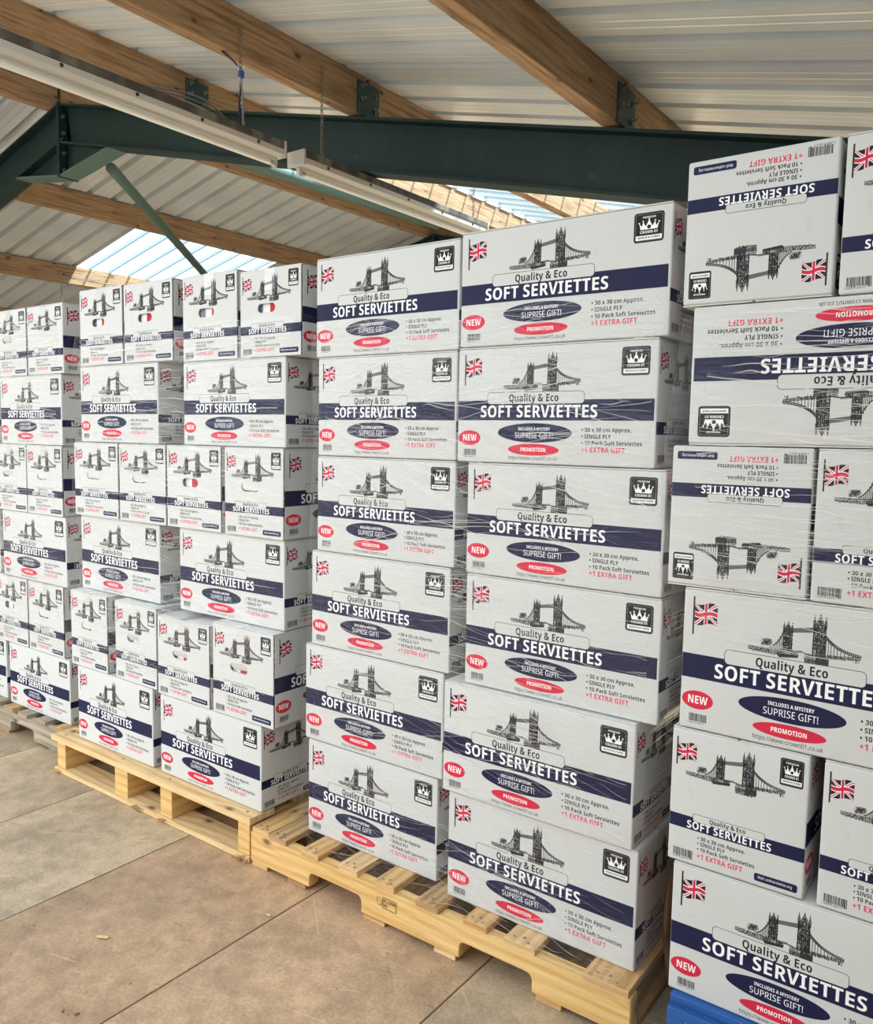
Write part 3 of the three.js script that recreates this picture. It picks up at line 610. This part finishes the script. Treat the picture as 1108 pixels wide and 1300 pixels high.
// ---------------------------------------------------------------- pallets
const boardCache = new Map();
function board(w, h, d, mat, parent, name, pos, off = 0) {
  const k = [w, h, d, off].map((q) => q.toFixed(3)).join(); if (!boardCache.has(k)) boardCache.set(k, roundBox(w, h, d, 0.002, { uv: 'grain', off: [off, off * 0.37] }));
  return part(name, boardCache.get(k), mat, parent, pos);
}
function nails(parent, pts) { for (const q of pts) part('nail', new THREE.CylinderGeometry(0.004, 0.004, 0.002, 6), M.bolt, parent, q); }
function stringer(len, y0, y1, notches, mat, parent, pos) {
  const s = new THREE.Shape(); s.moveTo(0, y0);
  for (const [a, b, top] of notches) { const r = 0.022; s.lineTo(a, y0); s.lineTo(a, top - r); s.quadraticCurveTo(a, top, a + r, top); s.lineTo(b - r, top); s.quadraticCurveTo(b, top, b, top - r); s.lineTo(b, y0); }
  s.lineTo(len, y0); s.lineTo(len, y1); s.lineTo(0, y1); s.closePath();
  const g = new THREE.ExtrudeGeometry(s, { depth: 0.036, bevelEnabled: true, bevelSize: 0.0015, bevelThickness: 0.0015, bevelSegments: 1, curveSegments: 6 });
  part('stringer', g, mat, parent, pos);
}
function notchedPallet(name, label, x0, x1, zf, depth, top, boards, bottoms, notches, mats) {
  const t = thing(name, label, 'pallet', [x0, 0, zf], 'wooden pallets under the cartons');
  const th = 0.018, len = x1 - x0;
  for (const dz of [0.0375, depth / 2 + 0.018, depth]) stringer(len, 0.0185, top - th - 0.0005, notches.map(([a, b]) => [a - x0, b - x0, 0.064]), mats[0], t, [0, 0, -dz]);
  boards.forEach(([a, b], i) => { const q = board(b - a - 0.002, th, depth, mats[1 + i % (mats.length - 1)], t, 'deck_board', [(a + b) / 2 - x0, top - th / 2, -depth / 2 + 0.003 * ((i * 7) % 3 - 1)], i * 0.31); nails(q, [[-(b - a) * 0.25, th / 2, depth / 2 - 0.02], [(b - a) * 0.2, th / 2, depth / 2 - 0.014], [0, th / 2, depth / 2 - 0.028]]); });
  bottoms.forEach(([a, b], i) => board(b - a, th, depth - 0.006, mats[1 + i % (mats.length - 1)], t, 'bottom_board', [(a + b) / 2 - x0, th / 2 + 0.0002, -depth / 2], i * 0.17));
  return shade(t);
}
{
  const top = 0.1262;
  const t = notchedPallet('pallet', 'yellow pine pallet with a notched front beam, in the middle', -1.912, -0.658, -1.655, 1.0, top,
    [[-1.910, -1.834], [-1.832, -1.756], [-1.690, -1.618], [-1.546, -1.472], [-1.410, -1.336], [-1.262, -1.186], [-1.114, -1.04], [-0.99, -0.90], [-0.775, -0.66]],
    [[-1.910, -1.843], [-1.753, -1.677], [-1.450, -1.371], [-1.203, -1.133], [-0.898, -0.828], [-0.73, -0.662]],
    [[-1.660, -1.453], [-1.122, -0.906]], [M.pineYellow, M.pineEnd, M.pineDirty, M.pineEnd, M.pine]);
  // burnt-in stamp on the front beam
  const [c, g] = canvas(192, 96); g.strokeStyle = g.fillStyle = '#5a3a1c'; g.lineWidth = 4; g.strokeRect(60, 8, 120, 78); g.font = 'bold 30px sans-serif'; g.fillText('PL-2204', 66, 40, 108); g.font = 'bold 30px sans-serif'; g.fillText('HT', 66, 74);
  g.lineWidth = 3; g.beginPath(); g.moveTo(8, 24); g.lineTo(8, 60); g.moveTo(8, 24); g.quadraticCurveTo(34, 10, 46, 28); g.moveTo(12, 70); g.quadraticCurveTo(30, 84, 50, 60); g.moveTo(50, 30); g.lineTo(50, 76); g.stroke();
  const st = new THREE.Mesh(new THREE.PlaneGeometry(0.075, 0.0375), new THREE.MeshStandardMaterial({ map: texture(c), transparent: true, roughness: 0.85 })); st.name = 'burnt_stamp'; st.userData.label = 'dark burnt-in mark'; st.position.set(-1.36 + 1.912, 0.074, 0.0022); t.add(st);
}
notchedPallet('pallet', 'weathered grey pallet at the far left', -4.30, -3.115, -1.745, 1.0, 0.1195,
  [[-4.30, -4.2], [-4.13, -4.03], [-3.96, -3.86], [-3.80, -3.72], [-3.66, -3.58], [-3.53, -3.45], [-3.39, -3.31], [-3.24, -3.12]],
  [[-4.30, -4.2], [-3.70, -3.62], [-3.30, -3.115]], [[-4.05, -3.78], [-3.60, -3.40]], [M.grey, M.grey, M.pineDirty, M.grey]);
{ // second pallet: turned a quarter, stringer ends and lead boards face the aisle
  const x0 = -3.075, x1 = -1.925, zf = -1.652, depth = 1.1, top = 0.1495, t = thing('pallet', 'pale pine pallet with open front showing four beam ends', 'pallet', [x0, 0, zf], 'wooden pallets under the cartons');
  for (const [a, b] of [[-3.062, -3.005], [-2.668, -2.588], [-2.393, -2.328], [-1.985, -1.930]]) board(b - a, 0.108, depth, M.pineYellow, t, 'stringer', [(a + b) / 2 - x0, 0.074, -depth / 2 - 0.012], a);
  for (let i = 0; i < 6; i++) { const z = -0.052 - i * 0.2; board(x1 - x0 + (i ? 0 : 0.02), 0.022, i ? 0.12 : 0.104, i === 0 ? M.pine : M.pineDirty, t, 'deck_board', [(x1 - x0) / 2, top - 0.011, z], i * 0.4); }
  for (let i = 0; i < 3; i++) board(x1 - x0, 0.018, 0.1, i ? M.pineDirty : M.pine, t, 'bottom_board', [(x1 - x0) / 2, 0.0105, -0.055 - i * 0.49], i * 0.5 + 0.2);
  nails(t, [-3.03, -2.64, -2.36, -1.96].flatMap((x) => [[x - x0, top + 0.001, -0.03], [x - x0 + 0.02, top + 0.001, -0.07]]));
  // splinters torn from the lower board
  const r = rng(77); for (const [x, n] of [[-2.50, 7], [-2.36, 5], [-1.95, 8], [-3.05, 4]]) for (let k = 0; k < n; k++) { const g = new THREE.ConeGeometry(0.003 + 0.003 * r(), 0.03 + 0.035 * r(), 5); const s = part('splinter', g, M.pine, t, [x - x0 + 0.05 * (r() - 0.5), 0.008 + 0.012 * r(), 0.004 + 0.01 * r()]); s.rotation.set(1.2 + 0.5 * (r() - 0.5), 0, 1.2 * (r() - 0.5)); }
  shade(t);
}
{ // blue block pallet
  const x0 = -0.572, x1 = 0.53, zf = -1.664, depth = 1.0, top = 0.1575, t = thing('pallet', 'blue painted pallet at the lower right corner', 'pallet', [x0, 0, zf], 'wooden pallets under the cartons');
  for (const x of [0.075, 0.55, 1.03]) for (const z of [0.06, 0.5, 0.94]) board(0.14, 0.098, 0.11, M.bluePaint, t, 'block', [x, 0.069, -z], x);
  for (const z of [0.06, 0.5, 0.94]) board(x1 - x0, 0.018, 0.1, M.bluePaint, t, 'bottom_board', [(x1 - x0) / 2, 0.0093, -z], z);
  for (const x of [0.06, 0.55, 1.04]) board(0.12, 0.02, depth, M.bluePaint, t, 'cross_board', [x, 0.1285, -depth / 2], x);
  for (let i = 0; i < 6; i++) board(x1 - x0, 0.018, 0.1, M.bluePaint, t, 'deck_board', [(x1 - x0) / 2, top - 0.0092, -0.05 - i * 0.18], i * 0.3);
  // solid painted side skirt with a worn white stencil
  board(x1 - x0, 0.118, 0.016, M.bluePaint, t, 'front_board', [(x1 - x0) / 2, 0.0795, 0.009], 0.9);
  const sg = new THREE.Shape(); for (let i = 0; i < 14; i++) { const a = i / 14 * 6.283, q = 0.024 * (0.8 + 0.3 * Math.sin(i * 2.3)); (i ? sg.lineTo(Math.cos(a) * q * 1.5, Math.sin(a) * q) : sg.moveTo(q * 1.5, 0)); }
  part('white_paint_mark', new THREE.ExtrudeGeometry(sg, { depth: 0.0008, bevelEnabled: false }), M.white, t, [0.075, 0.105, 0.0172]);
  shade(t);
}

// ---------------------------------------------------------------- stretch film round the stacks
const filmBump = (() => {     // fine stretched ridges, nearly level, some crossing at a slant
  const [c, g] = canvas(1024, 1024), r = rng(91); g.fillStyle = '#606060'; g.fillRect(0, 0, 1024, 1024); g.lineCap = 'round';
  for (let i = 0; i < 900; i++) {
    const x = r() * 1024, y = r() * 1024, l = 40 + 380 * r() * r(), a = (r() - 0.5) * (r() < 0.2 ? 0.7 : 0.1), up = r() < 0.6, w = 0.8 + 3.2 * r() * r(), al = 0.15 + 0.45 * r();
    g.strokeStyle = up ? `rgba(255,255,255,${al})` : `rgba(0,0,0,${al})`; g.lineWidth = w;
    for (const ox of [0, -1024]) for (const oy of [0, -1024]) { g.beginPath(); g.moveTo(x + ox, y + oy); g.quadraticCurveTo(x + ox + l / 2 * Math.cos(a), y + oy + l / 2 * Math.sin(a) + (r() - 0.5) * 8, x + ox + l * Math.cos(a), y + oy + l * Math.sin(a)); g.stroke(); }
  }
  return texture(c, { repeat: true, srgb: false });
})();
filmBump.repeat.set(1.1, 1.1);
M.film = new THREE.MeshPhysicalMaterial({ color: 0xffffff, roughness: 0.1, transmission: 1, thickness: 0, ior: 1.24, bumpMap: filmBump, bumpScale: 0.003 });
M.strand = new THREE.MeshPhysicalMaterial({ color: 0xf4f4f4, roughness: 0.25, transparent: true, opacity: 0.5 });
// levels: [y, xL, zL, xR, zR] from the bottom up; the back line is straight
function film(label, levels, zb, seed, { strands = 60, amp = 0.0035, tilt = 0.1, density = () => 1 } = {}) {
  const t = thing('stretch_film', label, 'stretch film', [0, 0, 0], 'clear stretch film round the stacks');
  const nV = 150, cols = [];
  const at = (y) => { let i = 0; while (i < levels.length - 2 && y > levels[i + 1][0]) i++; const a = levels[i], b = levels[i + 1], k = clamp((y - a[0]) / (b[0] - a[0]), 0, 1); return a.map((q, j) => lerp(q, b[j], k)); };
  // perimeter stations: left side, front, right side
  const nF = 150, nS = 24, st = [];
  for (let i = 0; i < nS; i++) st.push(['l', i / nS]);
  for (let i = 0; i < 6; i++) st.push(['cl', i / 6]);
  for (let i = 0; i <= nF; i++) st.push(['f', i / nF]);
  for (let i = 1; i <= 6; i++) st.push(['cr', i / 6]);
  for (let i = 1; i <= nS; i++) st.push(['r', i / nS]);
  const point = (s, y) => {
    const [yy, xl, zl, xr, zr] = at(y), [k, u] = s;
    const c = 0.016;
    if (k === 'l') return [xl, y, lerp(zb, zl - c, u), -1, 0];
    if (k === 'r') return [xr, y, lerp(zr - c, zb, u), 1, 0];
    if (k === 'cl') { const a = u * Math.PI / 2; return [xl + c - c * Math.cos(a), y, zl - c + c * Math.sin(a), -Math.cos(a), Math.sin(a)]; }
    if (k === 'cr') { const a = u * Math.PI / 2; return [xr - c + c * Math.sin(a), y, zr - c + c * Math.cos(a), Math.sin(a), Math.cos(a)]; }
    return [lerp(xl + c, xr - c, u), y, lerp(zl, zr, u), 0, 1];
  };
  const y0 = levels[0][0], y1 = levels[levels.length - 1][0], pos = [], uv = [], idx = [];
  for (let j = 0; j <= nV; j++) for (let i = 0; i < st.length; i++) {
    const y = lerp(y0, y1, j / nV), [x, yy, z, nx, nz] = point(st[i], y), s = i / st.length * 2.2;
    const a = amp * (0.5 + 0.5 * perlin.noise(s * 3.2 + seed, y * 46 + s * tilt * 60, seed * 3.1)) + amp * 1.2 * (0.5 + 0.5 * perlin.noise(s * 2 + seed * 2, y * 7 + s * 2, seed));
    pos.push(x + nx * a, yy, z + nz * a); uv.push(s + seed * 0.31, y);
  }
  const n = st.length;
  for (let j = 0; j < nV; j++) for (let i = 0; i < n - 1; i++) { const a = j * n + i; idx.push(a, a + 1, a + n, a + 1, a + n + 1, a + n); }
  const g = new THREE.BufferGeometry(); g.setAttribute('position', new THREE.Float32BufferAttribute(pos, 3)); g.setAttribute('uv', new THREE.Float32BufferAttribute(uv, 2)); g.setIndex(idx); g.computeVertexNormals();
  part('film_sheet', g, M.film, t);
  // bunched creases of the film: narrow doubled-up ribbons lying on the sheet
  const r = rng(seed * 101 + 7), gs = [];
  for (let k = 0; k < strands; k++) {
    const ya = lerp(y0, y1, r()), u0 = r(), l = 0.06 + 0.5 * r() * r(); if (r() > density(u0, (ya - y0) / (y1 - y0))) continue;
    const slope = (r() - 0.5) * tilt * 2.4 + (r() < 0.3 ? -0.12 : 0), w = 0.0004 + 0.0011 * r() ** 2, N = 8, P = [], I = [];
    for (let i = 0; i <= N; i++) {
      const u = clamp(u0 + (i / N - 0.5) * l, 0.05, 0.985), y = clamp(ya + slope * (i / N - 0.5) * l * 1.1 + 0.002 * Math.sin(i + k), y0, y1), [x, yy, z] = point(['f', u], y), wk = w * Math.sin((i + 0.3) / (N + 0.6) * Math.PI);
      P.push(x, yy - wk, z + amp * 2.4, x, yy + wk, z + amp * 2.4 + wk);
      if (i < N) { const a = i * 2; I.push(a, a + 2, a + 1, a + 1, a + 2, a + 3); }
    }
    const q = new THREE.BufferGeometry(); q.setAttribute('position', new THREE.Float32BufferAttribute(P, 3)); q.setIndex(I); q.computeVertexNormals(); gs.push(q);
  }
  if (gs.length) { const m = part('film_creases', mergeGeometries(gs), M.strand, t); m.userData.kind = 'stuff'; }
  return shade(t);
}
film('clear stretch film wrapped round the stack on the notched pine pallet', [
  [0.085, -1.80, -1.70, -0.655, -1.648], [0.128, -1.79, -1.715, -0.652, -1.652], [0.24, -1.782, -1.735, -0.655, -1.690], [0.42, -1.782, -1.737, -0.668, -1.696], [0.70, -1.780, -1.737, -0.668, -1.694], [0.74, -1.758, -1.737, -0.636, -1.703], [1.26, -1.745, -1.737, -0.636, -1.705], [1.32, -1.737, -1.737, -0.652, -1.705], [1.665, -1.742, -1.737, -0.648, -1.705]], -2.62, 1, { strands: 700, tilt: 0.22 });
film('clear stretch film wrapped round the stack on the pale open-fronted pallet', [
  [0.50, -3.03, -1.686, -1.843, -1.686], [0.74, -3.03, -1.70, -1.843, -1.69], [0.80, -3.03, -1.73, -1.843, -1.73], [1.60, -3.03, -1.735, -1.835, -1.735], [1.70, -3.0, -1.737, -1.78, -1.737]], -2.6, 2, { strands: 800, density: (u) => (u < 0.5 ? 1 : 0.3) });
film('clear stretch film wrapped round the far left stack on the grey pallet', [
  [0.42, -4.32, -1.776, -3.195, -1.776], [0.9, -4.32, -1.776, -3.178, -1.776], [1.80, -4.31, -1.776, -3.158, -1.776]], -2.7, 3, { strands: 900 });
film('clear stretch film band round the upper cartons on the blue pallet', [
  [0.93, -0.612, -1.668, 0.52, -1.660], [1.02, -0.625, -1.667, 0.52, -1.660], [1.06, -0.640, -1.667, 0.52, -1.660], [1.34, -0.640, -1.667, 0.52, -1.660], [1.60, -0.612, -1.667, 0.52, -1.660]], -2.6, 4, { strands: 520, tilt: 0.03 });

// ---------------------------------------------------------------- fluorescent battens on chains, with cables
const BX = -3.0;
function chain(parent, x, y0, y1, z, name = 'chain') {
  const n = Math.round((y1 - y0) / 0.023), gs = [];
  for (let i = 0; i < n; i++) { const g = new THREE.TorusGeometry(0.0095, 0.0026, 5, 10).scale(0.72, 1.35, 1); g.rotateY(i % 2 ? Math.PI / 2 : 0.3).translate(0, y0 + (i + 0.5) * (y1 - y0) / n, 0); gs.push(g); }
  return part(name, mergeGeometries(gs), M.chain, parent, [x, 0, z]);
}
function batten(z0, z1, y, label) {       // base of the fitting at y
  const t = thing('fluorescent_batten', label, 'light fitting', [BX, y, (z0 + z1) / 2], 'unlit fluorescent battens hung on chains');
  const L = Math.abs(z1 - z0);
  const s = new THREE.Shape([[-0.052, 0.052], [-0.05, 0.028], [-0.030, 0.016], [0.030, 0.016], [0.05, 0.028], [0.052, 0.052]].map((q) => new THREE.Vector2(...q)));
  part('housing', new THREE.ExtrudeGeometry(s, { depth: L, bevelEnabled: false }), M.lamp, t, [0, 0, -L / 2]);
  part('top_cover', roundBox(0.112, 0.034, L - 0.004, 0.003, { uv: 'grain' }), M.lampTop, t, [0, 0.0695, 0]);
  for (const e of [-1, 1]) {
    const end = part('end_cap', roundBox(0.118, 0.075, 0.014, 0.004), M.lamp, t, [0, 0.052, e * (L / 2 + 0.006)]);
    part('lamp_holder', roundBox(0.026, 0.05, 0.022, 0.005), M.lamp, t, [0.0, 0.0, e * (L / 2 - 0.014)]);
    part('tube_cap', new THREE.CylinderGeometry(0.0132, 0.0132, 0.02, 14).rotateX(Math.PI / 2), M.cap, t, [0, -0.008, e * (L / 2 - 0.036)]);
  }
  part('fluorescent_tube', new THREE.CylinderGeometry(0.0128, 0.0128, L - 0.09, 16).rotateX(Math.PI / 2), M.tubeGlass, t, [0, -0.008, 0]);
  for (let i = 0; i < 5; i++) part('knockout', new THREE.CylinderGeometry(0.008, 0.008, 0.002, 8).rotateZ(Math.PI / 2 - 0.2), M.wireDark, t, [0.0515, 0.042, L * (0.4 - i * 0.2)]);
  return t;
}
{
  const y = 2.615, b1 = batten(-1.22, -2.765, y, 'long unlit strip light nearest the viewer, hung on chains');
  const zc = -1.9925;
  for (const z of [-2.535, -1.42]) chain(b1, 0.02, 0.088, roofY(BX) + 0.14 - y, z - zc);
  // loose cables taped to the chain
  const cab = (m, dx, dz, e) => part('cable', tube([[0.02 + dx, 0.085, -2.55 - zc + dz], [0.03 + dx * 2, 0.17, -2.535 - zc + dz], [0.026 + dx * 0.3, 0.28, -2.53 - zc], [0.02, 0.34, -2.52 - zc], [-0.03 + dx, 0.40, -2.49 - zc + e]], 0.0042, 30, 6), m, b1);
  cab(M.wireGrey, 0.008, 0.01, 0.01); cab(M.wireWhite, -0.008, -0.012, -0.01); cab(M.wireDark, 0.002, 0.02, 0.02);
  for (const yy of [0.31, 0.15]) part('blue_tape', new THREE.CylinderGeometry(0.014, 0.013, 0.026, 10), M.tapeBlue, b1, [0.026, yy, -2.533 - zc]);
  for (let k = 0; k < 3; k++) part('cable', tube([[-0.03, 0.09, 0.1 - k * 0.02], [-0.035, 0.115 + 0.012 * k, -0.15], [-0.03 + 0.02 * k, 0.125 + 0.01 * k, -0.35], [-0.03, 0.09, -0.62 + 0.03 * k]], 0.0035, 30, 6), k ? M.wireGrey : M.wireWhite, b1);
  shade(b1);
  const b2 = batten(-2.90, -4.50, y, 'unlit strip light passing under the green rafter'), z2 = -3.70;
  chain(b2, 0.02, 0.088, roofY(BX) + 0.14 - y, -3.045 - z2);
  chain(b2, 0.0, 0.088, roofY(BX) + 0.10 - y, -4.42 - z2);
  part('hook', new THREE.TorusGeometry(0.014, 0.002, 6, 14, 4.5), M.chain, b2, [0.02, 0.1, -3.045 - z2]);
  shade(b2);
  // loose cable hanging from the left-hand purlin
  const c = new THREE.Mesh(mergeGeometries([tube([[-8.88, 3.13, -5.02], [-8.87, 2.98, -5.0], [-8.89, 2.9, -5.02], [-8.87, 2.78, -5.0], [-8.88, 2.66, -5.01]], 0.007, 30, 6), tube([[-8.86, 3.02, -5.02], [-8.70, 3.0, -5.3], [-8.5, 2.96, -5.9]], 0.006, 20, 6)]), M.wireGrey);
  c.name = 'hanging_cable'; c.userData = { label: 'thin grey cable hanging from the lowest left purlin', category: 'cable' }; scene.add(shade(c));
}
// bits of broken pallet wood on the floor
for (const [x, z, l, turn, label] of [[-1.93, -1.16, 0.034, 0.5, 'thin pale wood splinter lying on the open floor'], [-1.71, -0.96, 0.012, 1.2, 'tiny dark wood crumb near the lower left floor seam'], [-1.66, -1.50, 0.016, 0.2, 'small wood crumb on the floor near the pale pallet'], [-1.745, -0.945, 0.01, 2.1, 'tiny pale wood crumb beside the darker one on the floor']]) {
  const g = roundBox(l, 0.004, l * 0.22 + 0.002, 0.0012, { uv: 'grain' }); const p = g.attributes.position; for (let i = 0; i < p.count; i++) p.setY(i, p.getY(i) + 0.004 * Math.sin(p.getX(i) / l * 2.6) ** 2);
  const m = new THREE.Mesh(g, label.includes('dark') ? M.kraft : M.pine); m.name = numbered('wood_splinter'); m.position.set(x, 0.0022, z); m.rotation.y = turn; m.userData = { label, category: 'wood splinter' }; scene.add(shade(m));
}
renderer.render(scene, camera);
